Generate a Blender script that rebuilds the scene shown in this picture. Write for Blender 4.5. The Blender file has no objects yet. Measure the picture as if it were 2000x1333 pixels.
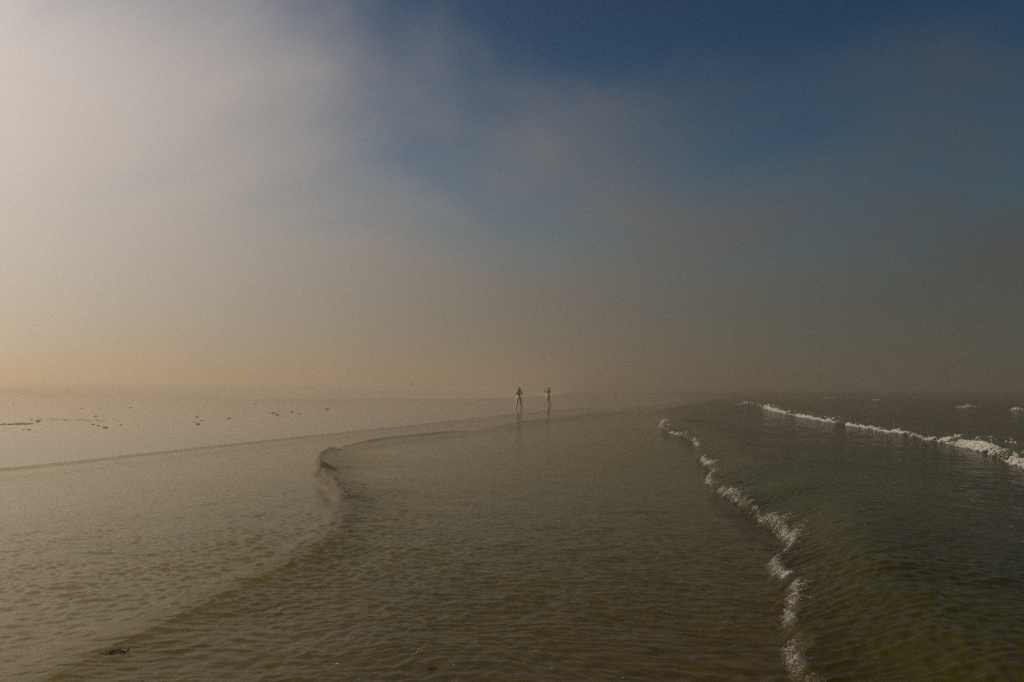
import bpy, bmesh, math, random
import numpy as np
from mathutils import Vector, Matrix

R = math.radians
scene = bpy.context.scene
col = scene.collection

# ---------------------------------------------------------------- camera
EYE = 1.65                      # eye height in metres, horizon just below the middle of the frame
cam_data = bpy.data.cameras.new("camera")
cam_data.lens = 28.0
cam_data.sensor_width = 36.0
cam_data.clip_start = 0.05
cam_data.clip_end = 6000.0
cam = bpy.data.objects.new("camera", cam_data)
cam.location = (0.0, 0.0, EYE)
cam.rotation_euler = (R(90.0 + 3.37), 0.0, 0.0)
col.objects.link(cam)
scene.camera = cam

# ---------------------------------------------------------------- sun, sky, exposure
SUN_AZ, SUN_EL = 77.0, 31.0     # degrees left of the view axis, degrees above the horizon
S = Vector((-math.sin(R(SUN_AZ)) * math.cos(R(SUN_EL)), math.cos(R(SUN_AZ)) * math.cos(R(SUN_EL)), math.sin(R(SUN_EL))))
sun_data = bpy.data.lights.new("sun", 'SUN')
sun_data.energy = 5.0
sun_data.angle = R(1.0)
sun_data.color = (1.0, 0.86, 0.68)
sun = bpy.data.objects.new("sun", sun_data)
sun.rotation_euler = (-S).to_track_quat('-Z', 'Y').to_euler()
sun.location = S * 60
col.objects.link(sun)

world = bpy.data.worlds.new("World")
scene.world = world
world.use_nodes = True
wn, wl = world.node_tree.nodes, world.node_tree.links
wn.clear()


def N(nodes, kind, **kw):
    n = nodes.new(kind)
    for k, v in kw.items():
        setattr(n, k, v)
    return n


def setin(node, **kw):
    for k, v in kw.items():
        node.inputs[k.replace('_', ' ')].default_value = v


def math_node(nodes, links, op, a, b=None, clamp=False):
    n = nodes.new('ShaderNodeMath')
    n.operation = op
    n.use_clamp = clamp
    for i, v in enumerate((a, b)):
        if v is None:
            continue
        if isinstance(v, (int, float)):
            n.inputs[i].default_value = v
        else:
            links.new(v, n.inputs[i])
    return n.outputs[0]


def vmath(nodes, links, op, a, b=None, out=0):
    n = nodes.new('ShaderNodeVectorMath')
    n.operation = op
    for i, v in enumerate((a, b)):
        if v is None:
            continue
        if isinstance(v, (tuple, list, Vector)):
            n.inputs[i].default_value = v
        elif isinstance(v, (int, float)):
            n.inputs['Scale'].default_value = v
        else:
            links.new(v, n.inputs[i])
    return n.outputs[out]


def mixc(nodes, links, fac, a, b, blend='MIX'):
    n = nodes.new('ShaderNodeMix')
    n.data_type = 'RGBA'
    n.blend_type = blend
    n.clamp_factor = True
    for sock, v in ((n.inputs[0], fac), (n.inputs[6], a), (n.inputs[7], b)):
        if isinstance(v, (int, float)):
            sock.default_value = v
        elif isinstance(v, (tuple, list)):
            sock.default_value = (*v[:3], 1.0)
        else:
            links.new(v, sock)
    return n.outputs[2]


sky = N(wn, 'ShaderNodeTexSky', sky_type='NISHITA', sun_disc=False)
sky.sun_elevation = R(SUN_EL)
sky.sun_rotation = R(-SUN_AZ)
sky.altitude = 0
sky.air_density = 1.0
sky.dust_density = 0.0
sky.ozone_density = 1.0
gam = N(wn, 'ShaderNodeGamma')
gam.inputs['Gamma'].default_value = 2.0
wl.new(vmath(wn, wl, 'SCALE', sky.outputs[0], 0.2), gam.inputs['Color'])
deep = vmath(wn, wl, 'MULTIPLY', gam.outputs[0], (0.8, 5.2, 4.7))
# thin drifting fog and cloud high above, brighter the nearer it lies to the sun
tc = N(wn, 'ShaderNodeTexCoord')
dirv = vmath(wn, wl, 'NORMALIZE', tc.outputs['Generated'])
sep = N(wn, 'ShaderNodeSeparateXYZ')
wl.new(dirv, sep.inputs[0])
zc = math_node(wn, wl, 'ADD', math_node(wn, wl, 'MAXIMUM', sep.outputs[2], 0.0), 0.22)
px = math_node(wn, wl, 'DIVIDE', sep.outputs[0], zc)
py = math_node(wn, wl, 'DIVIDE', sep.outputs[1], zc)
comb = N(wn, 'ShaderNodeCombineXYZ')
wl.new(px, comb.inputs[0])
wl.new(py, comb.inputs[1])
comb.inputs[2].default_value = 3.7
cn = N(wn, 'ShaderNodeTexNoise', noise_dimensions='3D')
setin(cn, Scale=1.0, Detail=5.0, Roughness=0.5, Distortion=0.7)
wl.new(comb.outputs[0], cn.inputs['Vector'])
cosang = vmath(wn, wl, 'DOT_PRODUCT', dirv, tuple(S), out=1)
half = math_node(wn, wl, 'MULTIPLY_ADD', cosang, 0.5)
half.node.inputs[2].default_value = 0.5
phase = math_node(wn, wl, 'POWER', half, 4.7)
cov = N(wn, 'ShaderNodeMapRange', interpolation_type='SMOOTHSTEP')
setin(cov, From_Min=0.26, From_Max=0.84, To_Min=0.0, To_Max=0.92)
# the fog bank is thicker low down and on the side of the sun
side = math_node(wn, wl, 'MAXIMUM', math_node(wn, wl, 'MULTIPLY', math_node(wn, wl, 'SUBTRACT', half, 0.82), 1.0), -0.27)
low = math_node(wn, wl, 'MULTIPLY', math_node(wn, wl, 'SUBTRACT', 0.39, math_node(wn, wl, 'ABSOLUTE', sep.outputs[2])), 2.0)
vary = math_node(wn, wl, 'MULTIPLY_ADD', math_node(wn, wl, 'ABSOLUTE', sep.outputs[2]), 1.45)
vary.node.inputs[2].default_value = 0.45      # low fog is even, its upper edge is torn
soft = math_node(wn, wl, 'MULTIPLY_ADD', math_node(wn, wl, 'SUBTRACT', cn.outputs['Fac'], 0.5), vary)
soft.node.inputs[2].default_value = 0.5
bank = math_node(wn, wl, 'ADD', soft, math_node(wn, wl, 'ADD', side, low))
wl.new(bank, cov.inputs['Value'])
lum = math_node(wn, wl, 'MULTIPLY', phase, 25.5)
ccol = vmath(wn, wl, 'SCALE', (1.0, 0.895, 0.82), None)
wl.new(lum, ccol.node.inputs['Scale'])
fogcol = vmath(wn, wl, 'ADD', ccol, (1.10, 1.05, 1.03))
skymix = mixc(wn, wl, cov.outputs[0], deep, fogcol)
bg = N(wn, 'ShaderNodeBackground')
bg.inputs['Strength'].default_value = 0.05
wl.new(skymix, bg.inputs['Color'])
wo = N(wn, 'ShaderNodeOutputWorld')
wl.new(bg.outputs[0], wo.inputs['Surface'])

scene.view_settings.view_transform = 'Standard'
scene.view_settings.look = 'None'
scene.view_settings.exposure = -0.15
scene.view_settings.gamma = 1.0
scene.view_settings.use_curve_mapping = False
scene.render.engine = 'CYCLES'
cy = scene.cycles
cy.max_bounces = 8
cy.volume_bounces = 3
cy.diffuse_bounces = 3
cy.glossy_bounces = 4
cy.transparent_max_bounces = 8
cy.caustics_reflective = False
cy.caustics_refractive = False
cy.use_denoising = False        # the photograph is grainy too
cy.sample_clamp_direct = 2.5
cy.sample_clamp_indirect = 0.4

# ---------------------------------------------------------------- small helpers
F_PX = 28.0 / 36.0 * 2000.0
PITCH = R(3.37)


def ground(px_, py_, z=0.0):
    """Where the sight line through a spot of the photograph meets the level z (used only to measure the place)."""
    dx = (px_ - 1000.0) / F_PX
    dy = (666.5 - py_) / F_PX
    yy = math.cos(PITCH) - dy * math.sin(PITCH)
    zz = math.sin(PITCH) + dy * math.cos(PITCH)
    t = (z - EYE) / zz
    return (dx * t, yy * t)


def link(name, me, mat=None, parent=None):
    o = bpy.data.objects.new(name, me)
    col.objects.link(o)
    if mat:
        me.materials.append(mat)
    if parent:
        o.parent = parent
    return o


def tag(o, label=None, cat=None, group=None, kind=None):
    if label:
        o["label"] = label
    if cat:
        o["category"] = cat
    if group:
        o["group"] = group
    if kind:
        o["kind"] = kind
    return o


def mesh_np(name, verts, faces, smooth=True):
    """Fast mesh from numpy arrays; faces is (n, 3) or (n, 4)."""
    me = bpy.data.meshes.new(name)
    n, k = faces.shape
    me.vertices.add(len(verts))
    me.vertices.foreach_set('co', np.ascontiguousarray(verts, dtype=np.float32).ravel())
    me.loops.add(n * k)
    me.loops.foreach_set('vertex_index', np.ascontiguousarray(faces, dtype=np.int32).ravel())
    me.polygons.add(n)
    me.polygons.foreach_set('loop_start', np.arange(0, n * k, k, dtype=np.int32))
    me.polygons.foreach_set('loop_total', np.full(n, k, dtype=np.int32))
    me.polygons.foreach_set('use_smooth', np.full(n, smooth, dtype=bool))
    me.update(calc_edges=True)
    me.validate()
    return me


def attr(me, name, vals):
    a = me.attributes.new(name, 'FLOAT', 'POINT')
    a.data.foreach_set('value', np.ascontiguousarray(vals, dtype=np.float32).ravel())


def hash2(ix, iy, seed):
    h = (ix.astype(np.int64) * 374761393 + iy.astype(np.int64) * 668265263 + seed * 2147483647) & 0xFFFFFFFF
    h = ((h ^ (h >> 13)) * 1274126177) & 0xFFFFFFFF
    h = (h ^ (h >> 16)) & 0xFFFFFFFF
    return h / 4294967295.0


def vnoise(x, y, seed=0):
    ix, iy = np.floor(x), np.floor(y)
    fx, fy = x - ix, y - iy
    fx = fx * fx * fx * (fx * (fx * 6 - 15) + 10)
    fy = fy * fy * fy * (fy * (fy * 6 - 15) + 10)
    a, b = hash2(ix, iy, seed), hash2(ix + 1, iy, seed)
    c, d = hash2(ix, iy + 1, seed), hash2(ix + 1, iy + 1, seed)
    return (a + (b - a) * fx) * (1 - fy) + (c + (d - c) * fx) * fy - 0.5


def fbm(x, y, seed=0, octaves=4):
    v, amp = 0.0, 1.0
    for i in range(octaves):
        v = v + amp * vnoise(x * 2 ** i + 17.3 * i, y * 2 ** i - 9.1 * i, seed + i)
        amp *= 0.5
    return v


def sstep(x):
    x = np.clip(x, 0, 1)
    return x * x * (3 - 2 * x)


def spline(pts, step=0.25):
    """Catmull-Rom through rows of values; the first two columns are x, y."""
    p = np.array(pts, float)
    p = np.vstack([2 * p[0] - p[1], p, 2 * p[-1] - p[-2]])
    out = []
    for i in range(1, len(p) - 2):
        n = max(2, int(np.linalg.norm(p[i + 1][:2] - p[i][:2]) / (step * max(1.0, abs(p[i][1]) / 14.0))))
        t = np.linspace(0, 1, n, endpoint=False)[:, None]
        out.append(0.5 * (2 * p[i] + (p[i + 1] - p[i - 1]) * t + (2 * p[i - 1] - 5 * p[i] + 4 * p[i + 1] - p[i + 2]) * t * t
                          + (3 * p[i] - p[i - 1] - 3 * p[i + 1] + p[i + 2]) * t ** 3))
    out.append(p[-2][None])
    return np.vstack(out)


def line_distance(x, y, line):
    """Signed distance to a polyline that runs away from the camera (positive on its right, the sea side) and the row values there."""
    P = line[:, :2]
    shape = x.shape
    x, y = np.ravel(x), np.ravel(y)
    dist, sign, idx = np.empty(x.size), np.empty(x.size), np.empty(x.size)
    seg_lo = np.minimum(P[:-1, 1], P[1:, 1])
    seg_hi = np.maximum(P[:-1, 1], P[1:, 1])
    for c in range(0, x.size, 6000):
        cx, cy_ = x[c:c + 6000], y[c:c + 6000]
        reach = 6.0 + 0.35 * abs(cy_).max()
        near = np.nonzero((seg_hi > cy_.min() - reach) & (seg_lo < cy_.max() + reach))[0]
        if len(near) == 0:
            near = np.array([0, len(P) - 2])
        best = np.full(cx.shape, 1e12)
        sg, ix = np.ones(cx.shape), np.zeros(cx.shape)
        for i in near:
            a, b = P[i], P[i + 1]
            d = b - a
            rx, ry = cx - a[0], cy_ - a[1]
            t = np.clip((rx * d[0] + ry * d[1]) / (d @ d + 1e-12), 0, 1)
            q = (rx - t * d[0]) ** 2 + (ry - t * d[1]) ** 2
            m = q < best
            best = np.where(m, q, best)
            sg = np.where(m, d[1] * rx - d[0] * ry, sg)
            ix = np.where(m, i + t, ix)
        dist[c:c + 6000], sign[c:c + 6000], idx[c:c + 6000] = np.sqrt(best), np.where(sg < 0, -1.0, 1.0), ix
    return (dist * sign).reshape(shape), idx.reshape(shape)


def along(line, idx, c):
    return np.interp(idx, np.arange(len(line)), line[:, c])


# ---------------------------------------------------------------- shoreline and waves, measured in metres
def gp(*rows):
    """rows of (photo x, photo y, extra values) -> (X, Y, extra values)"""
    return [(*ground(r[0], r[1]), *r[2:]) for r in rows]


SHORE = spline([(-34.0, -40.0), (-16.5, 0.0), (-12.6, 8.6)] +
               gp((0, 925), (180, 906), (350, 885), (600, 857), (800, 835), (1000, 811), (1150, 798), (1310, 790.5)) +
               [(30.0, 150.0), (62.0, 400.0), (330.0, 1950.0)], 1.2)
# crest lines: toe of each wave, then height, front width, back length
WAVE_A = spline([(-4.5, -10.0, .05, .5, 1.2), (-3.5, 1.0, .05, .5, 1.2)] +
                gp((0, 1312, .036, .45, .95), (200, 1226, .038, .45, .9), (400, 1146, .042, .42, .8), (560, 1075, .042, .38, .8),
                   (640, 1010, .055, .34, .8), (652, 984, .085, .22, .9), (640, 960, .17, .11, 1.4), (622, 938, .17, .10, 1.4),
                   (655, 928, .035, .2, .8), (612, 917, .17, .10, 1.4), (640, 889, .15, .10, 1.3), (672, 884, .03, .2, .8),
                   (655, 880, .07, .2, .8), (735, 862.5, .10, .2, 1.2), (860, 848.5, .09, .2, 1.2), (930, 842, .04, .3, 1.4), (1000, 829, .09, .3, 1.6),
                   (1100, 817, .08, .3, 2.0), (1200, 805, .08, .3, 2.2), (1310, 798, .06, .4, 3.0)) + [(36.0, 150.0, 0.0, 1.0, 4.0)], 0.22)
WAVE_B = spline([(1.2, -8.0, .13, .9, 2.4), (1.45, 2.0, .13, .9, 2.4)] +
                gp((1562, 1330, .14, .9, 2.2), (1552, 1262, .14, .9, 2.2), (1538, 1200, .13, .8, 2.2), (1550, 1160, .14, .8, 2.0), (1510, 1112, .16, .8, 2.0),
                   (1545, 1072, .18, .9, 2.0), (1500, 1028, .18, 1.0, 2.0), (1440, 985, .17, 1.1, 2.2), (1383, 945, .17, 1.0, 2.2),
                   (1392, 925, .15, .9, 2.4), (1358, 886, .16, .9, 2.6), (1362, 872, .15, .9, 2.8), (1340, 858, .14, .9, 2.8), (1300, 846, .15, 1.0, 3.0),
                   (1290, 833, .14, 1.0, 3.2), (1300, 822, .14, 1.0, 3.4), (1322, 811, .12, 1.0, 3.6), (1300, 800, .08, 1.0, 4.0), (1360, 790, .06, 1.4, 5.0)) +
                [(44.0, 165.0, 0.0, 2.0, 6.0)], 0.22)
WAVE_C = spline([(5.0, -10.0, .26, .7, 3.0), (7.3, 6.0, .26, .7, 3.0)] +
                gp((2120, 965, .28, .7, 3.0), (2000, 916, .30, .7, 3.0), (1925, 886, .28, .7, 3.0), (1850, 869, .24, .7, 3.0), (1740, 847, .22, .7, 3.2),
                   (1640, 830, .22, .8, 3.5), (1540, 812, .24, .8, 3.5), (1480, 796, .22, .8, 4.0), (1430, 785, .15, .9, 4.5)) +
                [(95.0, 150.0, .05, 1.5, 6.0), (150.0, 230.0, 0.0, 2.0, 6.0)], 0.4)
BANK = spline([(-420.0, 240.0)] + gp((-100, 774.5), (0, 776), (200, 780), (400, 783), (550, 784), (700, 783.3), (850, 782), (1000, 780)) + [(14.0, 190.0), (38.0, 420.0), (225.0, 1950.0)], 4.0)

rng = np.random.default_rng(7)
WAVES = []
for i in range(52):
    short = i < 32
    lam = 0.065 * (0.20 / 0.065) ** (i / 31.0) if short else 0.26 * (1.2 / 0.26) ** ((i - 32) / 19.0)
    ang = R(90) + rng.normal(0, R(58))
    slope = (0.034 if short else 0.0085) * rng.uniform(0.6, 1.35)
    WAVES.append((lam, math.cos(ang), math.sin(ang), rng.uniform(0, 6.283), slope * lam / 6.283))


def smoothed(line, n=13):
    """The same crest line without its small bulges, for the broad body of the wave."""
    out = line.copy()
    k = np.hanning(n + 2)[1:-1]
    k /= k.sum()
    for c in (0, 1):
        out[:, c] = np.convolve(np.pad(line[:, c], n // 2, mode='reflect', reflect_type='odd'), k, mode='valid')
    return out


def bore(x, y, line, seed, edge=0.0, gain=1.0, tail=1.0, n=27, sharp=1.4):
    """Height of a spilling wave: a steep ragged toe, a broad face, a long back."""
    s, idx = line_distance(x, y, line)
    body, ib = line_distance(x, y, smoothed(line, n))
    ib = ib if n > 9 else idx
    s = s + edge * fbm(x * 2.2, y * 2.2, seed, 3)
    A, wf, L = along(line, ib, 2), along(line, ib, 3), along(line, ib, 4)
    A = gain * A * (1 + 0.25 * fbm(x * 0.5, y * 0.5, seed + 5, 2))
    rise = (0.38 + 0.62 * sstep((body + 0.05) / wf)) * sstep(s / 0.18 + 0.5)
    h = A * rise * np.exp(-(np.maximum(0, body - wf) / (L * tail)) ** sharp)
    return h, s, idx


def sand_height(x, y, shore_s=None, bank_s=None):
    s = line_distance(x, y, SHORE)[0] if shore_s is None else shore_s
    b = line_distance(x, y, BANK)[0] if bank_s is None else bank_s
    sea = np.maximum(s, 0)
    z = -0.010 * np.minimum(sea, 15) - 0.03 * np.clip(sea - 15, 0, 30) - 0.01 * np.clip(sea - 43, 0, 150)
    z = z + 0.0025 * np.clip(-s, 0, 120)
    dry = np.maximum(-b, 0)
    z = z + 0.05 * np.minimum(dry, 24) + 0.012 * np.clip(dry - 24, 0, 400)
    z = z + 0.010 * fbm(x * 0.35, y * 0.35, 3, 3) * np.clip(0.4 + sea * 0.2, 0.15, 1.6)
    return z, s, b


def ripples(x, y, spacing):
    w = fbm(x * 0.6, y * 0.6, 40, 3)
    w2 = fbm(x * 0.6 + 31, y * 0.6 + 7, 41, 3)
    gx, gy = x + 0.35 * w, y + 0.35 * w2
    h = np.zeros_like(x)
    patch = 1.0 + 0.9 * fbm(x * 0.25, y * 0.25, 50, 3)
    for j, (lam, kx, ky, ph, a) in enumerate(WAVES):
        k = 2 * math.pi / lam
        if j % 5 == 0:
            m = 1.0 + 1.2 * vnoise(x / (lam * 3.1) + ph * 9, y / (lam * 2.3) - ph * 5, j)
        lod = np.clip((lam - 2.2 * spacing) / (1.6 * spacing), 0, 1)
        w = lod > 0
        if not w.any():
            continue
        h[w] += a * lod[w] * m[w] * (np.exp(0.7 * np.sin(k * (kx * gx[w] + ky * gy[w]) + ph)) - 1.13) * 1.1
    return h * np.clip(patch, 0.35, 1.8)


def water_height(x, y, spacing=None, full=False):
    sp = np.full(x.shape, 0.03) if spacing is None else spacing
    zs, s, b = sand_height(x, y)
    s2 = s + 0.10 * fbm(x * 0.7, y * 0.7, 60, 4) + 0.03 * fbm(x * 4, y * 4, 61, 2)
    film = 0.13 * sstep(s2 / 0.22) * (0.25 + 0.75 * np.exp(-np.maximum(s2 - 0.22, 0) / 0.26))
    rip = ripples(x, y, sp) * np.clip(0.55 + s2 * 0.3, 0.5, 1.2)
    hA, sA, iA = bore(x, y, WAVE_A, 70, 0.04, 1.25, 0.3, 3, 0.8)
    hB, sB, iB = bore(x, y, WAVE_B, 80, 0.10, 2.0)
    hC, sC, iC = bore(x, y, WAVE_C, 90, 0.15, 1.15)
    # water piled up against the beach is level; it thins out to a film at its edge
    z = film - 0.03 * sstep((s2 - 0.3) / 3.0) + rip * sstep(s2 / 0.5) + hA + hB + hC
    swell = 0.12 * sstep((sC - 6) / 30) * np.sin(0.34 * sC + 1.2 * fbm(x * 0.03, y * 0.03, 95, 3) * 3)
    z = z + swell
    z = np.maximum(z, zs - 0.01 + 0.014 * sstep(s2 / 0.1))
    dead = s2 < -0.02
    z = np.where(dead, zs - 0.03, z)
    if full:
        return z, zs, s2, 0.2 * hA + hB + hC
    return z


# ---------------------------------------------------------------- materials
def new_mat(name):
    m = bpy.data.materials.new(name)
    m.use_nodes = True
    m.node_tree.nodes.clear()
    return m, m.node_tree.nodes, m.node_tree.links


def noise(nodes, links, vec, scale, detail=4.0, rough=0.5, dist=0.0):
    n = N(nodes, 'ShaderNodeTexNoise')
    setin(n, Scale=scale, Detail=detail, Roughness=rough, Distortion=dist)
    if vec is not None:
        links.new(vec, n.inputs['Vector'])
    return n.outputs['Fac']


def maprange(nodes, links, v, a, b, c, d):
    n = N(nodes, 'ShaderNodeMapRange')
    setin(n, From_Min=a, From_Max=b, To_Min=c, To_Max=d)
    links.new(v, n.inputs['Value'])
    return n.outputs[0]


def sand_material():
    m, n, l = new_mat('wet_sand')
    geo = N(n, 'ShaderNodeNewGeometry')
    wet = N(n, 'ShaderNodeAttribute', attribute_name='wet')
    n1 = noise(n, l, geo.outputs['Position'], 0.35, 5, 0.55)
    n2 = noise(n, l, geo.outputs['Position'], 4.5, 7, 0.68, 0.8)
    n3 = noise(n, l, geo.outputs['Position'], 60.0, 3, 0.6)
    c = mixc(n, l, maprange(n, l, n2, 0.35, 0.68, 0, 1), (0.036, 0.021, 0.006), (0.165, 0.098, 0.034))
    c = mixc(n, l, maprange(n, l, n1, 0.35, 0.65, 0, 0.5), c, (0.085, 0.055, 0.024))
    c = mixc(n, l, maprange(n, l, n3, 0.62, 0.75, 0, 0.45), c, (0.05, 0.04, 0.028))
    dry = mixc(n, l, maprange(n, l, n2, 0.3, 0.7, 0, 1), (0.36, 0.29, 0.21), (0.45, 0.37, 0.27))
    c = mixc(n, l, wet.outputs['Fac'], dry, c)
    bump = N(n, 'ShaderNodeBump')
    setin(bump, Strength=0.25, Distance=0.02)
    l.new(n2, bump.inputs['Height'])
    cb = N(n, 'ShaderNodeBump')
    setin(cb, Strength=0.16, Distance=0.02)
    l.new(noise(n, l, geo.outputs['Position'], 3.0, 3, 0.5), cb.inputs['Height'])
    p = N(n, 'ShaderNodeBsdfPrincipled')
    setin(p, Roughness=0.75)
    p.inputs['IOR'].default_value = 1.4
    l.new(c, p.inputs['Base Color'])
    l.new(bump.outputs[0], p.inputs['Normal'])
    l.new(wet.outputs['Fac'], p.inputs['Coat Weight'])
    p.inputs['Coat IOR'].default_value = 1.33
    p.inputs['Coat Roughness'].default_value = 0.10
    l.new(cb.outputs[0], p.inputs['Coat Normal'])
    o = N(n, 'ShaderNodeOutputMaterial')
    l.new(p.outputs[0], o.inputs['Surface'])
    return m


def water_material():
    m, n, l = new_mat('shallow_sea_water')
    geo = N(n, 'ShaderNodeNewGeometry')
    dep = N(n, 'ShaderNodeAttribute', attribute_name='depth')
    b1 = noise(n, l, geo.outputs['Position'], 5.5, 4, 0.6, 0.3)
    b2 = noise(n, l, geo.outputs['Position'], 1.4, 4, 0.55, 0.5)
    b3 = noise(n, l, geo.outputs['Position'], 17.0, 3, 0.6, 0.2)
    hsum = math_node(n, l, 'ADD', math_node(n, l, 'ADD', math_node(n, l, 'MULTIPLY', b1, 0.45), b2), math_node(n, l, 'MULTIPLY', b3, 0.16))
    bump = N(n, 'ShaderNodeBump')
    setin(bump, Strength=0.5, Distance=0.035)
    l.new(hsum, bump.inputs['Height'])
    # light lost on the way through the water, per colour
    path = math_node(n, l, 'MULTIPLY', dep.outputs['Fac'], 1.25)
    cc = N(n, 'ShaderNodeCombineColor')
    for i, k in enumerate((1.3, 1.6, 4.5)):
        l.new(math_node(n, l, 'POWER', math.exp(-k), path), cc.inputs[i])
    tr = N(n, 'ShaderNodeBsdfTransparent')
    l.new(cc.outputs[0], tr.inputs['Color'])
    turb = N(n, 'ShaderNodeBsdfDiffuse')
    turb.inputs['Color'].default_value = (0.064, 0.056, 0.009, 1)
    trl = N(n, 'ShaderNodeBsdfTranslucent')
    trl.inputs['Color'].default_value = (0.086, 0.084, 0.007, 1)
    body = N(n, 'ShaderNodeMixShader')
    body.inputs[0].default_value = 0.35
    l.new(turb.outputs[0], body.inputs[1])
    l.new(trl.outputs[0], body.inputs[2])
    cloud = math_node(n, l, 'SUBTRACT', 1.0, math_node(n, l, 'POWER', math.exp(-1.0), dep.outputs['Fac']))
    under = N(n, 'ShaderNodeMixShader')
    l.new(cloud, under.inputs[0])
    l.new(tr.outputs[0], under.inputs[1])
    l.new(body.outputs[0], under.inputs[2])
    gl = N(n, 'ShaderNodeBsdfGlossy')
    gl.inputs['Color'].default_value = (1, 1, 1, 1)
    gl.inputs['Roughness'].default_value = 0.06
    l.new(bump.outputs[0], gl.inputs['Normal'])
    # share of light mirrored at a water surface (Schlick), the same from above and below
    ndv = math_node(n, l, 'ABSOLUTE', vmath(n, l, 'DOT_PRODUCT', bump.outputs[0], geo.outputs['Incoming'], out=1))
    graz = math_node(n, l, 'POWER', math_node(n, l, 'SUBTRACT', 1.0, ndv, clamp=True), 5.0)
    fres = math_node(n, l, 'MULTIPLY_ADD', graz, 0.98)
    fres.node.inputs[2].default_value = 0.02
    mx = N(n, 'ShaderNodeMixShader')
    l.new(math_node(n, l, 'MULTIPLY', fres, 0.54), mx.inputs[0])
    l.new(under.outputs[0], mx.inputs[1])
    l.new(gl.outputs[0], mx.inputs[2])
    o = N(n, 'ShaderNodeOutputMaterial')
    l.new(mx.outputs[0], o.inputs['Surface'])
    return m


def simple_mat(name, ca, cb_, scale=8.0, rough=0.7, sss=0.0, bump=0.2, coat=0.0):
    m, n, l = new_mat(name)
    tcn = N(n, 'ShaderNodeTexCoord')
    f = noise(n, l, tcn.outputs['Object'], scale, 5, 0.6)
    c = mixc(n, l, maprange(n, l, f, 0.3, 0.7, 0, 1), ca, cb_)
    p = N(n, 'ShaderNodeBsdfPrincipled')
    setin(p, Roughness=rough)
    l.new(c, p.inputs['Base Color'])
    p.inputs['Coat Weight'].default_value = coat
    bp = N(n, 'ShaderNodeBump')
    setin(bp, Strength=bump, Distance=0.01)
    l.new(f, bp.inputs['Height'])
    l.new(bp.outputs[0], p.inputs['Normal'])
    o = N(n, 'ShaderNodeOutputMaterial')
    l.new(p.outputs[0], o.inputs['Surface'])
    return m


def foam_material(name='sea_foam', clear=0.0):
    m, n, l = new_mat(name)
    geo = N(n, 'ShaderNodeNewGeometry')
    f = noise(n, l, geo.outputs['Position'], 30, 3, 0.6)
    c = mixc(n, l, f, (0.62, 0.60, 0.55), (0.84, 0.83, 0.80))
    p = N(n, 'ShaderNodeBsdfPrincipled')
    setin(p, Roughness=0.35)
    l.new(c, p.inputs['Base Color'])
    t = N(n, 'ShaderNodeBsdfTranslucent')
    l.new(c, t.inputs['Color'])
    mx = N(n, 'ShaderNodeMixShader')
    mx.inputs[0].default_value = 0.5
    l.new(p.outputs[0], mx.inputs[1])
    l.new(t.outputs[0], mx.inputs[2])
    tp = N(n, 'ShaderNodeBsdfTransparent')
    ms = N(n, 'ShaderNodeMixShader')
    ms.inputs[0].default_value = clear
    l.new(mx.outputs[0], ms.inputs[1])
    l.new(tp.outputs[0], ms.inputs[2])
    o = N(n, 'ShaderNodeOutputMaterial')
    l.new(ms.outputs[0], o.inputs['Surface'])
    return m


M_SAND, M_WATER, M_FOAM = sand_material(), water_material(), foam_material()
M_BUBBLE = foam_material('thin_bubble_foam', 0.55)
M_WEED = simple_mat('dark_seaweed', (0.008, 0.006, 0.003), (0.022, 0.016, 0.008), 12, 0.9, bump=0.5)
M_SHELL = simple_mat('shell', (0.55, 0.50, 0.42), (0.75, 0.70, 0.62), 40, 0.4)
M_SKIN = simple_mat('tanned_skin', (0.60, 0.25, 0.11), (0.66, 0.29, 0.14), 6, 0.5, bump=0.02)
M_HAIR = simple_mat('brown_hair', (0.055, 0.018, 0.005), (0.12, 0.042, 0.012), 30, 0.5, bump=0.4)
M_CLOTH = simple_mat('white_swimwear', (0.74, 0.72, 0.69), (0.82, 0.80, 0.77), 60, 0.8, bump=0.1)
M_DARK = simple_mat('dark_clothing', (0.03, 0.03, 0.035), (0.06, 0.055, 0.05), 20, 0.8)


# ---------------------------------------------------------------- ground and water sheets
def rows_for(dmin, q, near, far):
    ys = [near]
    while ys[-1] < far:
        y = ys[-1]
        ys.append(y + min(max(q * y * y, dmin), 0.02 * max(y, 3)))
    return np.array(ys)


def fan(ys, nx, slope, base):
    u = np.linspace(-1, 1, nx)
    hw = slope * np.maximum(ys, 0) + base
    X = hw[:, None] * u[None, :]
    Y = np.repeat(ys[:, None], nx, 1)
    ny = len(ys)
    i = np.arange(ny * nx).reshape(ny, nx)
    f = np.stack([i[:-1, :-1], i[:-1, 1:], i[1:, 1:], i[1:, :-1]], -1).reshape(-1, 4)
    dy = np.gradient(ys)
    sp = np.maximum(np.repeat(np.minimum(dy, 3)[:, None] * 0.6, nx, 1), np.repeat((2 * hw / nx)[:, None], nx, 1))
    return X.ravel(), Y.ravel(), f, sp.ravel()


# sand: one sheet from behind the camera to beyond where the fog closes
ys = np.concatenate([np.linspace(-45, 1.5, 20), rows_for(0.08, 0.0016, 2.0, 1900.0)])
X, Y, Fq, sp = fan(ys, 360, 1.05, 45.0)
zs, s_sh, s_bk = sand_height(X, Y)
me = mesh_np('sand', np.stack([X, Y, zs], 1), Fq)
attr(me, 'wet', 1.0 - sstep((-s_bk + 0.5) / 3.0))
sand = link('sand', me, M_SAND)
tag(sand, kind='structure', label='flat wet sand beach running on as the bed under the shallow water')

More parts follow.
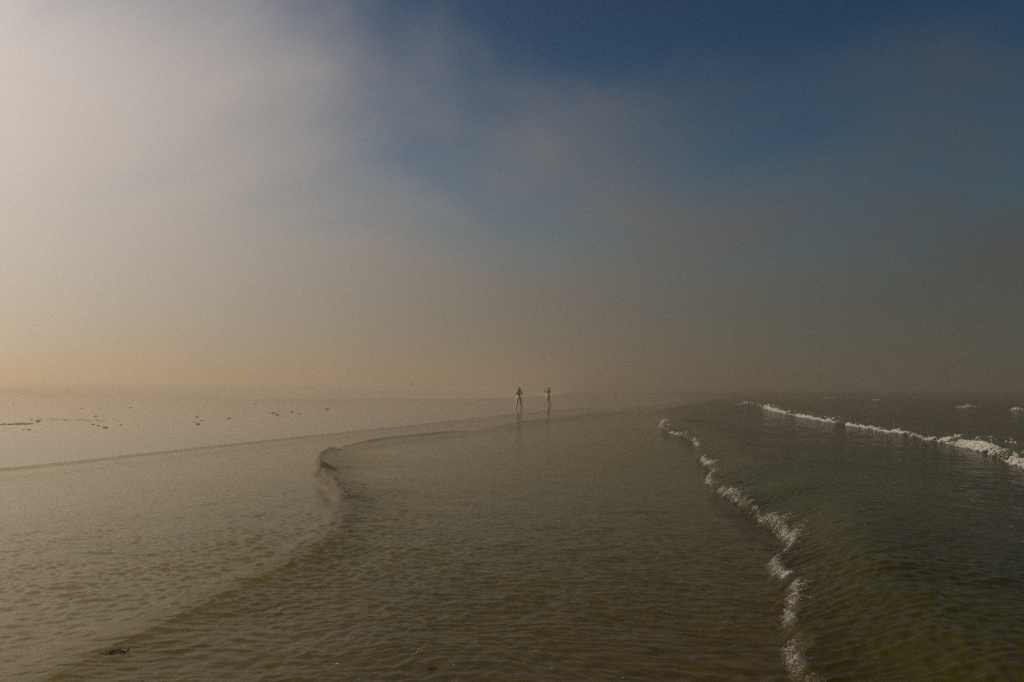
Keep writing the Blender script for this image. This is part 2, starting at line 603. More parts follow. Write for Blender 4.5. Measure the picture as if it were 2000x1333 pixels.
# water: one sheet, cut off a little way inside the beach
ys = np.concatenate([np.linspace(-45, 2.0, 60), rows_for(0.012, 0.00044, 2.3, 1900.0)])
X, Y, Fq, sp = fan(ys, 930, 0.71, 2.2)
zw, zs, s2, hw = water_height(X, Y, sp, full=True)
keep = (s2 > -0.4)
fk = keep[Fq].any(1)
Fq = Fq[fk]
used = np.zeros(len(X), bool)
used[Fq.ravel()] = True
remap = np.cumsum(used) - 1
me = mesh_np('sea', np.stack([X, Y, zw], 1)[used], remap[Fq])
attr(me, 'depth', (np.clip(zw - zs, 0, 3) + 6.0 * hw)[used])    # a raised wave is looked through lengthwise
sea = link('sea', me, M_WATER)
tag(sea, kind='structure', label='shallow rippled sea water washing up the beach')

# ---------------------------------------------------------------- fog
H_TOP, FOG_R = 18.0, 1850.0
bm = bmesh.new()
bmesh.ops.create_cube(bm, size=1.0)
zlo = float(zs.min()) - 1.5
for v in bm.verts:
    v.co = Vector((v.co.x * 2 * FOG_R * 1.3, v.co.y * 2 * FOG_R * 1.3, H_TOP if v.co.z > 0 else zlo - 2.0))
me = bpy.data.meshes.new('haze')
bm.to_mesh(me)
bm.free()
m, n, l = new_mat('sea_fog')
pv = N(n, 'ShaderNodeVolumePrincipled')
setin(pv, Density=0.0052, Anisotropy=0.8)
pv.inputs['Color'].default_value = (0.87, 0.755, 0.60, 1)
o = N(n, 'ShaderNodeOutputMaterial')
l.new(pv.outputs[0], o.inputs['Volume'])
haze = link('haze', me, m)
tag(haze, kind='stuff', label='pale sea fog lying over the beach and the water', cat='fog')


# ---------------------------------------------------------------- foam
def ico(sub=1):
    b = bmesh.new()
    bmesh.ops.create_icosphere(b, subdivisions=sub, radius=1.0)
    v = np.array([x.co[:] for x in b.verts])
    f = np.array([[q.index for q in p.verts] for p in b.faces])
    b.free()
    return v, f


ICO_V, ICO_F = ico(1)


def blobs(P, size, seed, flat=0.5):
    """Many small uneven froth blobs as vertex and face arrays."""
    g = np.random.default_rng(seed)
    n = len(P)
    V = np.repeat(ICO_V[None], n, 0) * g.uniform(0.65, 1.25, (n, len(ICO_V), 1))
    a = g.uniform(0, 6.283, n)
    ca, sa = np.cos(a)[:, None], np.sin(a)[:, None]
    st = g.uniform(0.7, 1.5, (n, 1))
    x, y, z = V[..., 0] * st, V[..., 1], V[..., 2] * flat
    V = np.stack([x * ca - y * sa, x * sa + y * ca, z], -1) * size[:, None, None] + P[:, None, :]
    F = ICO_F[None] + (np.arange(n) * len(ICO_V))[:, None, None]
    return V.reshape(-1, 3), F.reshape(-1, 3)


def line_at(line, u):
    i = np.arange(len(line))
    p = np.stack([np.interp(u, i, line[:, 0]), np.interp(u, i, line[:, 1])], 1)
    q = np.stack([np.interp(u + 0.3, i, line[:, 0]), np.interp(u + 0.3, i, line[:, 1])], 1)
    t = q - p
    t /= np.linalg.norm(t, axis=1)[:, None] + 1e-9
    return p, np.stack([t[:, 1], -t[:, 0]], 1)          # point, direction towards the sea


def arc(line, y0, y1):
    d = np.r_[0, np.cumsum(np.linalg.norm(np.diff(line[:, :2], axis=0), axis=1))]
    ok = np.nonzero((line[:, 1] >= y0) & (line[:, 1] <= y1))[0]
    return d, ok[0], ok[-1]


def froth(line, y0, y1, n, seed, width, size, dens, spill=0.0, lift=0.25):
    """Froth blobs along the toe of a wave between two distances; width, size and dens are functions of distance."""
    g = np.random.default_rng(seed)
    d, a, b = arc(line, y0, y1)
    yy = line[a:b + 1, 1]
    w = np.gradient(d)[a:b + 1] * dens(yy, d[a:b + 1])
    cdf = np.cumsum(w) / w.sum()
    u = np.interp(g.uniform(0, 1, n), cdf, np.arange(a, b + 1))
    p, sea_dir = line_at(line, u)
    wd = width(p[:, 1])
    clump = fbm(d[np.clip(u.astype(int), 0, len(d) - 1)] * 1.7, np.zeros(n), seed + 3, 3)
    s = np.abs(g.normal(0, 1, n)) * wd * np.clip(0.7 + 1.4 * clump, 0.2, 2.0) - 0.25 * wd
    far = g.uniform(0, 1, n) < spill
    s = np.where(far, s + g.exponential(1.0, n) * wd * 2.2, s)
    p = p + sea_dir * s[:, None] + g.normal(0, 0.02, (n, 2))
    z = water_height(p[:, 0], p[:, 1])
    sz = size(p[:, 1]) * np.clip(g.lognormal(0, 0.4, n), 0.3, 2.2)
    sz = np.where(far, sz * 0.6, sz)
    z = z + sz * lift * 0.5 + np.abs(g.normal(0, 1, n)) * sz * 0.35
    # torn, lacy foam: away from the dense leading edge it survives only along a net of thin threads
    net = np.abs(fbm(p[:, 0] * 9.0 / (0.5 + 0.06 * p[:, 1]), p[:, 1] * 8.0 / (0.5 + 0.06 * p[:, 1]), seed + 9, 3))
    ok = (net < 0.07) | (s < 0.45 * wd * np.clip(1 + 2.0 * clump, 0.35, 2.0)) & (g.uniform(0, 1, n) < 0.75)
    return np.column_stack([p, z])[ok], sz[ok]


def foam_object(parts, label, seed, group=None, mat=None):
    P = np.vstack([q[0] for q in parts])
    sz = np.concatenate([q[1] for q in parts])
    V, F = blobs(P, sz, seed)
    o = link('sea_foam', mesh_np('sea_foam', V, F, smooth=False), mat or M_FOAM)
    return tag(o, label, 'foam', group, 'stuff')


def ones(y, d):
    return np.ones_like(y)


def clumpy(seed, lo=-0.05, k=4.0, f=0.8):
    return lambda y, d: np.clip((fbm(d * f, d * 0, seed, 4) - lo) * k, 0.03, 1.6)


# far white breaker
foam_object([
    froth(WAVE_C, 9.0, 24.5, 16000, 11, lambda y: 0.20 + 0 * y, lambda y: 0.00085 * y, clumpy(20, -0.5, 2.5, 0.9), 0.10, 0.4),
    froth(WAVE_C, 20.0, 60.0, 15000, 12, lambda y: 0.055 + 0.0016 * y, lambda y: 0.0007 * y, clumpy(21, -0.25, 3.0, 0.5), 0.06, 0.4),
    froth(WAVE_C, 48.0, 76.0, 2000, 13, lambda y: 0.22 + 0 * y, lambda y: 0.0008 * y, clumpy(22, -0.02, 5.0, 0.2), 0.0, 0.4)],
    'long white line of foam on the breaker farthest out, running off to the right edge', 1)
# lacy foam on the nearer wave
foam_object([
    froth(WAVE_B, 3.2, 6.6, 6500, 14, lambda y: 0.060 + 0 * y, lambda y: 0.00052 * y, clumpy(23, -0.6, 1.4, 3.2), 0.30, 0.3),
    froth(WAVE_B, 6.7, 9.8, 7000, 15, lambda y: 0.075 + 0 * y, lambda y: 0.00052 * y, clumpy(24, -0.7, 1.4, 3.0), 0.25, 0.3),
    froth(WAVE_B, 9.5, 18.5, 4600, 16, lambda y: 0.070 + 0 * y, lambda y: 0.00055 * y, clumpy(25, -0.5, 1.8, 2.2), 0.15, 0.3),
    froth(WAVE_B, 18.0, 40.0, 1300, 17, lambda y: 0.10 + 0 * y, lambda y: 0.00065 * y, clumpy(26, -0.12, 4.0, 0.8), 0.05, 0.3)],
    'lacy broken line of foam bubbles along the toe of the nearer green wave', 2, None, M_BUBBLE)
foam_object([
    froth(WAVE_A, 11.3, 14.4, 260, 18, lambda y: 0.09 + 0 * y, lambda y: 0.0005 * y, clumpy(27, -0.05, 5.0, 1.5), 0.25, 0.3),
    froth(WAVE_A, 15.4, 18.5, 110, 19, lambda y: 0.08 + 0 * y, lambda y: 0.0005 * y, clumpy(28, 0.0, 6.0, 1.5), 0.1, 0.3)],
    'few glinting bubbles on the small curling wave left of the middle', 3, None, M_BUBBLE)


def whitecap(px_, py_, length, label, seed, thick=0.5):
    x0, y0 = ground(px_, py_)
    g = np.random.default_rng(seed)
    n = int(520 * length)
    u = g.uniform(-0.5, 0.5, n)
    taper = np.clip(1.25 - 2.2 * np.abs(u), 0.1, 1)
    x = x0 + u * length
    y = y0 + 0.25 * length * u + g.normal(0, 0.18, n) * taper + 0.3 * np.sin(u * 9 + seed)
    sz = 0.04 * np.clip(g.lognormal(0, 0.35, n), 0.4, 2) * taper
    z = water_height(x, y) + np.abs(g.normal(0, 0.16, n)) * taper * thick
    foam_object([(np.column_stack([x, y, z]), sz)], label, seed, None)


whitecap(1890, 795.5, 2.3, 'white crest of a small wave beyond the breaker, right of the other far crests', 31)
whitecap(1986, 800.5, 1.3, 'short white crest at the right edge of the sea', 32)
whitecap(1618, 778.5, 3.0, 'faint pale crest far out in the fog', 33, 0.4)
whitecap(1712, 783.0, 1.2, 'faintest short crest far out, between two other crests', 34, 0.35)


# ---------------------------------------------------------------- seaweed, shells
def strand_mesh(name, pieces, seed, radius=0.02, length=0.3, height=0.06, spread=0.2):
    """A heap of flattened weed ribbons lying on top of each other."""
    g = random.Random(seed)
    bm_ = bmesh.new()
    for k in range(pieces):
        a = g.uniform(0, 6.283)
        x, y = g.gauss(0, spread * 0.55), g.gauss(0, spread * 0.35)
        z = abs(g.gauss(0, height * 0.5)) + 0.004
        prev = None
        segs = 6
        for i in range(segs + 1):
            t = i / segs
            w = radius * (1.0 - 0.75 * abs(2 * t - 1) ** 2) * g.uniform(0.8, 1.3)
            nx, ny = -math.sin(a), math.cos(a)
            zz = max(0.004, z + height * 0.8 * math.sin(t * 3.14) * g.uniform(0.3, 1.0) - 0.3 * height * t)
            ring = [bm_.verts.new((x + nx * w, y + ny * w, zz)), bm_.verts.new((x, y, zz + w * 0.55)),
                    bm_.verts.new((x - nx * w, y - ny * w, zz)), bm_.verts.new((x, y, max(0.0, zz - w * 0.35)))]
            if prev:
                for j in range(4):
                    bm_.faces.new((prev[j], prev[(j + 1) % 4], ring[(j + 1) % 4], ring[j]))
            else:
                bm_.faces.new(ring)
            prev = ring
            a += g.gauss(0, 0.55)
            x += math.cos(a) * length / segs
            y += math.sin(a) * length / segs
        bm_.faces.new(prev[::-1])
    bmesh.ops.recalc_face_normals(bm_, faces=bm_.faces[:])
    me_ = bpy.data.meshes.new(name)
    bm_.to_mesh(me_)
    bm_.free()
    return me_


def on_sand(px_, py_, zoff=0.0):
    """Point of the sand surface seen at a spot of the photograph."""
    z = 0.0
    for _ in range(12):
        x, y = ground(px_, py_, z)
        z = float(sand_height(np.array([x]), np.array([y]))[0][0])
    return x, y, z + zoff


WEED_GROUP = 'dark seaweed clumps on the wet sand'
weed_spots = [   # photo x, y, length in px, label
    (205.5, 836.0, 9.0, 'blackest long flat seaweed clump on the sand, lowest of those at left'),
    (187.0, 813.5, 6.5, 'dark oval seaweed clump on the sand just above the longest flat one'),
    (447.0, 817.5, 7.0, 'lone dark seaweed clump on sand right of the little cluster of clumps'),
    (387.0, 829.0, 8.0, 'lowest flat seaweed clump of the small cluster in mid sand'),
    (394.0, 822.0, 5.0, 'dark rounded seaweed clump on the right of the small cluster'),
    (384.5, 815.0, 6.0, 'topmost thin seaweed clump of the small cluster'),
    (541.0, 811.0, 7.0, 'lower of two thin seaweed streaks close together on the far sand'),
    (533.0, 807.0, 7.0, 'upper of two thin seaweed streaks close together on the far sand'),
    (570.0, 805.5, 6.5, 'dark seaweed clump just right of the two thin seaweed streaks'),
    (640.0, 800.0, 7.5, 'seaweed clump farthest right of the larger clumps on sand'),
    (498.0, 789.5, 5.0, 'seaweed clump nearest the foot of the far dark bank'),
    (255.0, 797.0, 5.0, 'small seaweed clump alone on the far sand above the oval clump'),
]
small = 'tiny dark scrap of seaweed on the open wet sand'
weed_spots += [(x, y, l_, small) for x, y, l_ in (
    (160, 798.5, 4.5), (230, 821.5, 3.0), (236, 830.5, 5.0), (270, 832, 3.5), (182, 829.5, 5.5), (334, 822, 2.8), (478, 807, 2.8), (547, 802.5, 3.0),
    (585, 808.5, 4.0), (670, 817, 2.2), (705, 808, 2.0), (444, 791, 2.6), (74, 823.5, 8.0), (46, 840, 4.5), (57, 839.5, 6.0), (26, 789, 3.5), (380, 826, 4.0), (192, 832, 6.0))]
weed_meshes = [strand_mesh('seaweed', 34, 100 + i, 0.026, 0.16, 0.085, 0.17) for i in range(5)]
for i, (x, y, l_, lab) in enumerate(weed_spots):
    p = on_sand(x, y)
    me_ = weed_meshes[i % 5]
    o = bpy.data.objects.new('seaweed_clump', me_)
    if not me_.materials:
        me_.materials.append(M_WEED)
    col.objects.link(o)
    sc = (l_ * p[1] / F_PX) / 0.42
    o.location = (p[0], p[1], p[2] - 0.004)
    o.scale = (sc * 0.9, sc * 0.75, sc * 0.8)
    o.rotation_euler = (0, 0, (i * 1.7) % 0.5 - 0.25)
    tag(o, lab, 'seaweed', WEED_GROUP)

# wrack line: a thin broken row of weed bits along the left edge of the beach
g = random.Random(5)
V, F, off = [], [], 0
pts, szs = [], []
for k in range(420):
    x = -5 + 70 * g.random() ** 0.8 if k < 260 else 60 + 150 * g.random()
    y = 829.5 - 0.025 * max(x, 0) * (1 if k < 260 else 0.35) + g.gauss(0, 0.7 if k < 260 else 1.6) + (0 if k < 260 else -8 + (x - 110) * 0.02)
    q = on_sand(x, y, 0.004)
    pts.append(q)
    szs.append(0.018 * min(2.0, g.lognormvariate(0, 0.5)))
Vb, Fb = blobs(np.array(pts), np.array(szs), 77, 0.35)
wr = link('seaweed_wrack', mesh_np('seaweed_wrack', Vb, Fb, False), M_WEED)
tag(wr, 'thin broken line of seaweed scraps at the left edge of the beach', 'seaweed', None, 'stuff')

# weed in the shallow water near the camera
for x, y, sc, lab in ((222, 1278, 0.24, 'dark ragged seaweed clump in the shallow water at lower left'),
                      (1722, 1090, 0.13, 'small dark seaweed scrap on the wave near the right side'),
                      (1286, 1051, 0.12, 'dark weed scrap in the water left of the nearer foam line'),
                      (843, 1298, 0.15, 'small dark weed scrap in the shallows at the bottom centre')):
    gx, gy = ground(x, y, 0.02)
    wz = float(water_height(np.array([gx]), np.array([gy]))[0])
    o = bpy.data.objects.new('seaweed_clump', weed_meshes[int(x) % 5])
    col.objects.link(o)
    o.location = (gx, gy, wz - 0.012)
    o.scale = (sc * 1.2, sc, sc * 0.7)
    o.rotation_euler = (0, 0, x * 0.37)
    tag(o, lab, 'seaweed', 'seaweed in the shallow water')


def shell_mesh(seed):
    """Half of a small ribbed clam shell, hinge at the back."""
    g_ = random.Random(seed)
    bm_ = bmesh.new()
    rows, n = 5, 13
    grid = []
    for i in range(rows + 1):
        t = i / rows
        ring = []
        for j in range(n):
            a = -1.25 + 2.5 * j / (n - 1)
            rad = t * (1.0 + 0.04 * math.cos(j * 3.14))
            ring.append(bm_.verts.new((rad * math.sin(a), rad * math.cos(a) * 0.85, 0.42 * math.sin(math.pi * (0.15 + 0.85 * (1 - t))) * (1 - 0.35 * abs(a)) + 0.02 * math.cos(j * math.pi))))
        grid.append(ring)
    for i in range(rows):
        for j in range(n - 1):
            bm_.faces.new((grid[i][j], grid[i][j + 1], grid[i + 1][j + 1], grid[i + 1][j]))
    geom = bmesh.ops.solidify(bm_, geom=bm_.faces[:], thickness=0.05)
    me_ = bpy.data.meshes.new('shell')
    bm_.to_mesh(me_)
    bm_.free()
    me_.materials.append(M_SHELL)
    return me_


shell_meshes = [shell_mesh(i) for i in range(2)]
shells = [(545, 1203, .035, 'long pale shell fragment in the shallows left of bottom centre'),
          (1090, 1063, .022, 'pale shell alone in the open water right of the middle'),
          (1237, 1198, .026, 'pale shell in the middle of the near water, right of centre'),
          (658, 1298, .020, 'bright small shell near the bottom edge left of centre')]
tiny = 'tiny pale shell fleck on the sea bed in the near shallows'
shells += [(x, y, .010, tiny) for x, y in ((199, 1249), (184, 1272), (143, 1289), (264, 1286), (291, 1252), (484, 1312), (598, 1288), (700, 1281), (782, 1293), (818, 1272), (813, 1276),
                                           (1004, 1231), (1121, 1175), (885, 1299), (1078, 1307), (1154, 1308), (1215, 1324), (932, 1061), (805, 1085), (1375, 1267), (1366, 1206), (780, 1170))]
for i, (x, y, sc, lab) in enumerate(shells):
    gx, gy = ground(x, y, 0.0)
    wz = float(water_height(np.array([gx]), np.array([gy]))[0])
    o = bpy.data.objects.new('shell', shell_meshes[i % 2])
    col.objects.link(o)
    o.location = (gx, gy, wz - 0.2 * sc)
    o.scale = (sc * (1.5 if i == 0 else 1.0), sc, sc)
    o.rotation_euler = (0.2 * math.sin(i * 3), 0.25 * math.cos(i * 5), i * 2.1)
    tag(o, lab, 'shell', 'pale shells and shell flecks in the shallows')


# ---------------------------------------------------------------- people
def skin_body(name, verts, edges, mat, subdiv=2, fat=1.42):
    """verts: name -> (position, radius or (rx, ry)); the first one is the root of the skin."""
    keys = list(verts)
    me_ = bpy.data.meshes.new(name)
    me_.from_pydata([verts[k][0] for k in keys], [(keys.index(a), keys.index(b)) for a, b in edges], [])
    o = bpy.data.objects.new(name, me_)
    col.objects.link(o)
    md = o.modifiers.new('skin', 'SKIN')
    md.use_smooth_shade = True
    md.branch_smoothing = 0.4
    lay = me_.skin_vertices[0].data
    for i, k in enumerate(keys):
        rr = verts[k][1]
        rr = rr if isinstance(rr, tuple) else (rr, rr)
        lay[i].radius = (rr[0] * fat, rr[1] * fat)
        lay[i].use_root = (i == 0)
    sb = o.modifiers.new('sub', 'SUBSURF')
    sb.levels = sb.render_levels = subdiv
    dg = bpy.context.evaluated_depsgraph_get()
    dg.update()
    out = bpy.data.meshes.new_from_object(o.evaluated_get(dg))
    out.name = name
    bpy.data.objects.remove(o)
    bpy.data.meshes.remove(me_)
    clean = bmesh.new()
    clean.from_mesh(out)
    bmesh.ops.delete(clean, geom=[v for v in clean.verts if not v.link_faces], context='VERTS')
    clean.to_mesh(out)
    clean.free()
    for p_ in out.polygons:
        p_.use_smooth = True
    out.materials.clear()
    out.materials.append(mat)
    return out


def hand(verts, edges, key, wrist, direction, palm_up, spread=1.0, curl=0.5):
    """Palm and five bent fingers growing out of a wrist vertex."""
    d = Vector(direction).normalized()
    up = Vector(palm_up)
    up = (up - d * up.dot(d)).normalized()
    side = d.cross(up)
    w = Vector(wrist)
    palm = w + d * 0.055
    verts[key + 'palm'] = (tuple(palm), (0.030, 0.020))
    edges.append((key + 'wrist', key + 'palm'))
    for f in range(4):
        off = (f - 1.5) * 0.018 * spread
        ln = (0.060, 0.072, 0.067, 0.052)[f]
        a = palm + d * 0.034 + side * off
        b = a + (d * 0.85 - up * curl * 0.4) * ln * 0.5
        c = b + (d * 0.6 - up * curl) * ln * 0.5
        for nm, pt, rr in (('a', a, .0095), ('b', b, .0085), ('c', c, .007)):
            verts[f'{key}f{f}{nm}'] = (tuple(pt), rr)
        edges += [(key + 'palm', f'{key}f{f}a'), (f'{key}f{f}a', f'{key}f{f}b'), (f'{key}f{f}b', f'{key}f{f}c')]
    a = w + d * 0.028 - side * 0.034
    b = a + (d * 0.7 - side * 0.5) * 0.034
    verts[key + 'ta'] = (tuple(a), .011)
    verts[key + 'tb'] = (tuple(b), .0085)
    edges += [(key + 'palm', key + 'ta'), (key + 'ta', key + 'tb')]


def largest_island(bm_):
    left, islands = set(bm_.faces), []
    while left:
        todo, isl = [left.pop()], []
        while todo:
            q = todo.pop()
            isl.append(q)
            for v in q.verts:
                for nb in v.link_faces:
                    if nb in left:
                        left.discard(nb)
                        todo.append(nb)
        islands.append(isl)
    islands.sort(key=len)
    keep_ = {v for q in islands[-1] for v in q.verts}
    bmesh.ops.delete(bm_, geom=[v for v in bm_.verts if v not in keep_], context='VERTS')


def peel(body, name, test, mat, parent, lift=0.006):
    """Clothing that follows the body: the faces that pass the test, lifted off the skin."""
    src = bmesh.new()
    src.from_mesh(body)
    src.normal_update()
    drop = [f for f in src.faces if not test(f.calc_center_median())]
    bmesh.ops.delete(src, geom=drop, context='FACES')
    largest_island(src)
    for v in src.verts:
        v.co += v.normal * lift
    rim = [e for e in src.edges if e.is_boundary]
    inward = {v: v.normal.copy() for e in rim for v in e.verts}
    ext = bmesh.ops.extrude_edge_only(src, edges=rim)['geom']
    for v in (q for q in ext if isinstance(q, bmesh.types.BMVert)):
        near = min(inward, key=lambda w: (w.co - v.co).length_squared)
        v.co -= inward[near] * (lift + 0.008)
    largest_island(src)
    me_ = bpy.data.meshes.new(name)
    src.to_mesh(me_)
    src.free()
    for p_ in me_.polygons:
        p_.use_smooth = True
    return link(name, me_, mat, parent)


def tube(bm_, pts, rads, n=6):
    prev = None
    for i, p_ in enumerate(pts):
        t = (Vector(pts[min(i + 1, len(pts) - 1)]) - Vector(pts[max(i - 1, 0)])).normalized()
        u = t.orthogonal().normalized()
        w = t.cross(u)
        ring = [bm_.verts.new(Vector(p_) + (u * math.cos(6.283 * k / n) + w * math.sin(6.283 * k / n)) * rads[i]) for k in range(n)]
        if prev:
            for k in range(n):
                bm_.faces.new((prev[k], prev[(k + 1) % n], ring[(k + 1) % n], ring[k]))
        prev = ring


def hair_mesh(head, facing, tips, seed, count=46, cap=0.104):
    """Scalp cap and tapering locks that fall from it to a row of tips."""
    g_ = random.Random(seed)
    bm_ = bmesh.new()
    h, fwd = Vector(head), Vector(facing).normalized()
    bmesh.ops.create_icosphere(bm_, subdivisions=3, radius=cap)
    kill = [v for v in bm_.verts if v.co.dot(fwd) > cap * 0.42 and v.co.z < cap * 0.45]
    bmesh.ops.delete(bm_, geom=kill, context='VERTS')
    for v in bm_.verts:
        v.co = v.co * (1 + 0.04 * g_.gauss(0, 1)) * 1.02
        v.co.z *= 1.1
        v.co += h
    for k in range(count):
        a = g_.uniform(-1.9, 1.9)
        side = fwd.cross(Vector((0, 0, 1)))
        back = -fwd
        d = (back * math.cos(a) + side * math.sin(a)).normalized()
        top = h + Vector((0, 0, 0.075)) + d * 0.05
        mid = h + d * (cap + 0.006) + Vector((0, 0, -0.02))
        tip = Vector(tips[k % len(tips)]) + Vector((g_.gauss(0, 0.03), g_.gauss(0, 0.025), g_.gauss(0, 0.04)))
        q = mid.lerp(tip, 0.5) + d * 0.012
        tube(bm_, [top, mid, q, tip], [0.014, 0.02, 0.018, 0.004])
    me_ = bpy.data.meshes.new('hair')
    bm_.to_mesh(me_)
    bm_.free()
    for p_ in me_.polygons:
        p_.use_smooth = True
    return me_


def ball(name, c, rad, mat, parent, sz=(1, 1, 1)):
    bm_ = bmesh.new()
    bmesh.ops.create_icosphere(bm_, subdivisions=2, radius=rad)
    for v in bm_.verts:
        v.co = Vector((v.co.x * sz[0], v.co.y * sz[1], v.co.z * sz[2])) + Vector(c)
    me_ = bpy.data.meshes.new(name)
    bm_.to_mesh(me_)
    bm_.free()
    return link(name, me_, mat, parent)


M_EYE = simple_mat('dark_eye', (0.02, 0.015, 0.01), (0.05, 0.04, 0.03), 30, 0.3)
M_LIP = simple_mat('lip', (0.32, 0.12, 0.09), (0.36, 0.14, 0.10), 30, 0.5)


def figure(face, J, mat):
    """Joint table J (positions) -> body mesh. face is +1 when looking away from the camera, -1 when looking to it."""
    f = face
    hd = Vector(J['head'])
    nose = hd + Vector((J.get('turn', 0.0), f * 0.098, -0.012))
    V = {
        'pelvis': ((J['pelvis']), (0.135, 0.105)), 'waist': (J['waist'], (0.105, 0.085)), 'chest': (J['chest'], (0.128, 0.098)), 'collar': (J['collar'], (0.095, 0.07)),
        'neck': (J['neck'], 0.047), 'chin': (tuple(hd + Vector((0, f * 0.012, -0.065))), (0.062, 0.066)), 'head': (tuple(hd), (0.074, 0.088)), 'crown': (tuple(hd + Vector((0, -f * 0.012, 0.062))), (0.062, 0.075)),
        'nose': (tuple(nose), 0.011), 'earl': (tuple(hd + Vector((-0.082, 0, -0.01))), 0.012), 'earr': (tuple(hd + Vector((0.082, 0, -0.01))), 0.012),
    }
    E = [('pelvis', 'waist'), ('waist', 'chest'), ('chest', 'collar'), ('collar', 'neck'), ('neck', 'chin'), ('chin', 'head'), ('head', 'crown'), ('head', 'nose'), ('head', 'earl'), ('head', 'earr')]
    for sd in 'lr':
        hip, kn, an, toe = (Vector(J[k + sd]) for k in ('hip', 'knee', 'ankle', 'toe'))
        sh, el, wr_ = (Vector(J[k + sd]) for k in ('shoulder', 'elbow', 'wrist'))
        V.update({
            'hip' + sd: (tuple(hip), 0.092), 'thigh' + sd: (tuple(hip.lerp(kn, 0.45)), 0.074), 'knee' + sd: (tuple(kn), 0.052), 'calf' + sd: (tuple(kn.lerp(an, 0.35)), 0.053),
            'ankle' + sd: (tuple(an), 0.033), 'heel' + sd: (tuple(an + (an - toe) * 0.25 + Vector((0, 0, -0.045))), 0.03), 'ball' + sd: (tuple(an.lerp(toe, 0.75)), (0.04, 0.028)), 'toe' + sd: (tuple(toe), (0.034, 0.02)),
            'shoulder' + sd: (tuple(sh), 0.056), 'upper' + sd: (tuple(sh.lerp(el, 0.5)), 0.043), 'elbow' + sd: (tuple(el), 0.036), 'fore' + sd: (tuple(el.lerp(wr_, 0.35)), 0.036), 'h' + sd + 'wrist': (tuple(wr_), 0.025)})
        E += [('pelvis', 'hip' + sd), ('hip' + sd, 'thigh' + sd), ('thigh' + sd, 'knee' + sd), ('knee' + sd, 'calf' + sd), ('calf' + sd, 'ankle' + sd), ('ankle' + sd, 'heel' + sd), ('ankle' + sd, 'ball' + sd), ('ball' + sd, 'toe' + sd),
              ('collar', 'shoulder' + sd), ('shoulder' + sd, 'upper' + sd), ('upper' + sd, 'elbow' + sd), ('elbow' + sd, 'fore' + sd), ('fore' + sd, 'h' + sd + 'wrist')]
        hand(V, E, 'h' + sd, wr_, J['hand' + sd][0], J['hand' + sd][1], 1.0, J['hand' + sd][2])
    return skin_body('body', V, E, mat), hd


def person(label, spot, face, J, rotz=0.0, swim=True, tips=None, skin=None, seed=1, hair=None):
    root = bpy.data.objects.new('person', None)
    root.location = spot
    root.rotation_euler = (0, 0, rotz)
    root.empty_display_size = 0.3
    col.objects.link(root)
    tag(root, label, 'person')
    me_, hd = figure(face, J, skin or M_SKIN)
    body = link('body', me_, None, root)
    f = face
    hr = link('hair', hair_mesh(tuple(hd + Vector((0, 0, 0.012))), (J.get('turn', 0) * 3, f, 0), tips, seed), hair or M_HAIR, root)
    for sx in (-1, 1):
        ball('eye', hd + Vector((sx * 0.03, f * 0.083, 0.004)), 0.011, M_EYE, root, (1.2, 0.6, 0.7))
    ball('mouth', hd + Vector((0, f * 0.078, -0.058)), 0.012, M_LIP, root, (1.7, 0.6, 0.5))
    px0 = J['pelvis'][0]
    pz = J['pelvis'][2]
    cz = J['chest'][2]
    if swim:
        peel(me_, 'bikini_bottom', lambda c: pz - 0.14 + 0.75 * max(0.0, abs(c.x - px0) - 0.05) < c.z < pz + 0.07 and abs(c.x - px0) < 0.24, M_CLOTH, root)
        peel(me_, 'bikini_top', lambda c: cz - 0.045 < c.z < cz + (0.055 if c.y * f > 0 else -0.01) and abs(c.x - J['chest'][0]) < 0.15 and abs(c.y) < 0.15, M_CLOTH, root)
    return root, me_


def feet_on(px_, py_):
    x, y, z = on_sand(px_, py_)
    return (x, y, z - 0.004)


J1 = dict(pelvis=(0, 0, .90), waist=(.005, 0, 1.08), chest=(.01, -.01, 1.26), collar=(.015, 0, 1.39), neck=(.02, .012, 1.46), head=(.03, .03, 1.56), turn=0.03,
          hipl=(-.085, 0, .86), kneel=(-.145, .03, .46), anklel=(-.235, -.02, .085), toel=(-.26, .14, .02),
          hipr=(.085, 0, .86), kneer=(.155, -.01, .46), ankler=(.22, .03, .085), toer=(.25, .19, .02),
          shoulderl=(-.155, 0, 1.36), elbowl=(-.27, -.02, 1.12), wristl=(-.12, .19, 1.17), handl=((.5, .7, .3), (0, 0, 1), .6),
          shoulderr=(.185, 0, 1.355), elbowr=(.26, -.03, 1.11), wristr=(.14, .19, 1.17), handr=((-.5, .7, .3), (0, 0, 1), .6))
person('person seen from behind in white bikini with long brown hair, on sand near waterline', feet_on(1013.5, 797.5), 1, J1,
       tips=[(-.20, -.12, 1.13), (-.14, -.13, 1.08), (-.08, -.13, 1.06), (-.02, -.13, 1.10), (-.17, -.10, 1.20), (.05, -.12, 1.2)], seed=3)
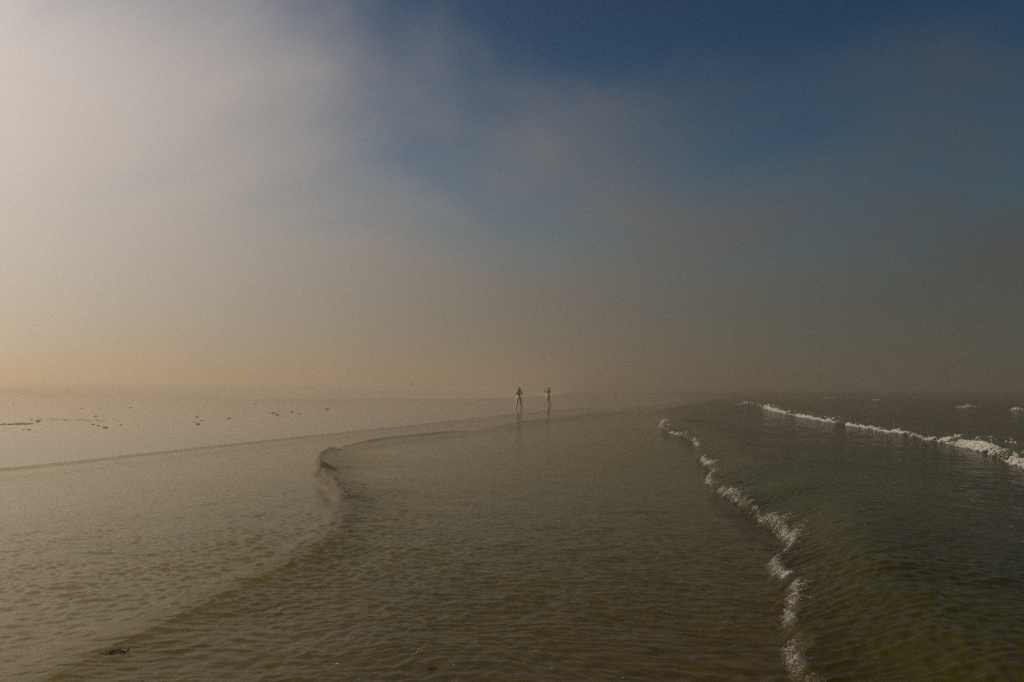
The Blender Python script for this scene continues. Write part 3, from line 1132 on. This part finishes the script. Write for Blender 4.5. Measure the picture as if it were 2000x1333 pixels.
J2 = dict(pelvis=(0, 0, .90), waist=(-.01, 0, 1.07), chest=(0, .0, 1.25), collar=(.01, 0, 1.375), neck=(.03, -.01, 1.45), head=(.045, -.02, 1.55), turn=-0.02,
          hipl=(-.08, 0, .86), kneel=(-.05, -.04, .46), anklel=(-.03, .01, .085), toel=(-.06, -.15, .02),
          hipr=(.085, 0, .86), kneer=(.10, -.06, .47), ankler=(.23, .03, .085), toer=(.27, -.12, .02),
          shoulderl=(-.165, 0, 1.345), elbowl=(-.34, -.05, 1.26), wristl=(-.38, -.07, 1.49), handl=((.25, -.1, 1.0), (-.9, 0, .3), .8),
          shoulderr=(.18, 0, 1.345), elbowr=(.20, -.16, 1.17), wristr=(.0, -.19, 1.36), handr=((-.5, .1, .8), (0, -1, 0), .6))
person('person facing the camera in white bikini with one arm raised beside the head', feet_on(1070.5, 792.0), -1, J2,
       tips=[(.0, .09, 1.36), (.06, .10, 1.33), (.11, .09, 1.36)], seed=4)
J3 = dict(pelvis=(0, 0, .90), waist=(0, 0, 1.08), chest=(0, 0, 1.26), collar=(0, 0, 1.39), neck=(0, .01, 1.46), head=(0, .02, 1.57),
          hipl=(-.085, 0, .86), kneel=(-.09, .03, .46), anklel=(-.10, .0, .085), toel=(-.11, .16, .02),
          hipr=(.085, 0, .86), kneer=(.09, .0, .46), ankler=(.10, -.06, .085), toer=(.12, .10, .02),
          shoulderl=(-.175, 0, 1.36), elbowl=(-.22, -.02, 1.09), wristl=(-.22, .05, .85), handl=((0, .1, -1), (1, 0, 0), .4),
          shoulderr=(.175, 0, 1.36), elbowr=(.22, -.02, 1.09), wristr=(.22, .05, .85), handr=((0, .1, -1), (-1, 0, 0), .4))
x3, y3 = -0.1253 * 250.0, 250.0
z3 = float(sand_height(np.array([x3]), np.array([y3]))[0][0])
root3, me3 = person('barely visible person standing far off in the fog, left of the two in swimwear', (x3, y3, z3), 1, J3, swim=False, tips=[(-.04, -.08, 1.42), (.04, -.08, 1.42)], seed=5)
peel(me3, 'clothing', lambda c: 0.45 < c.z < 1.40 and abs(c.x) < 0.205, M_DARK, root3, 0.012)
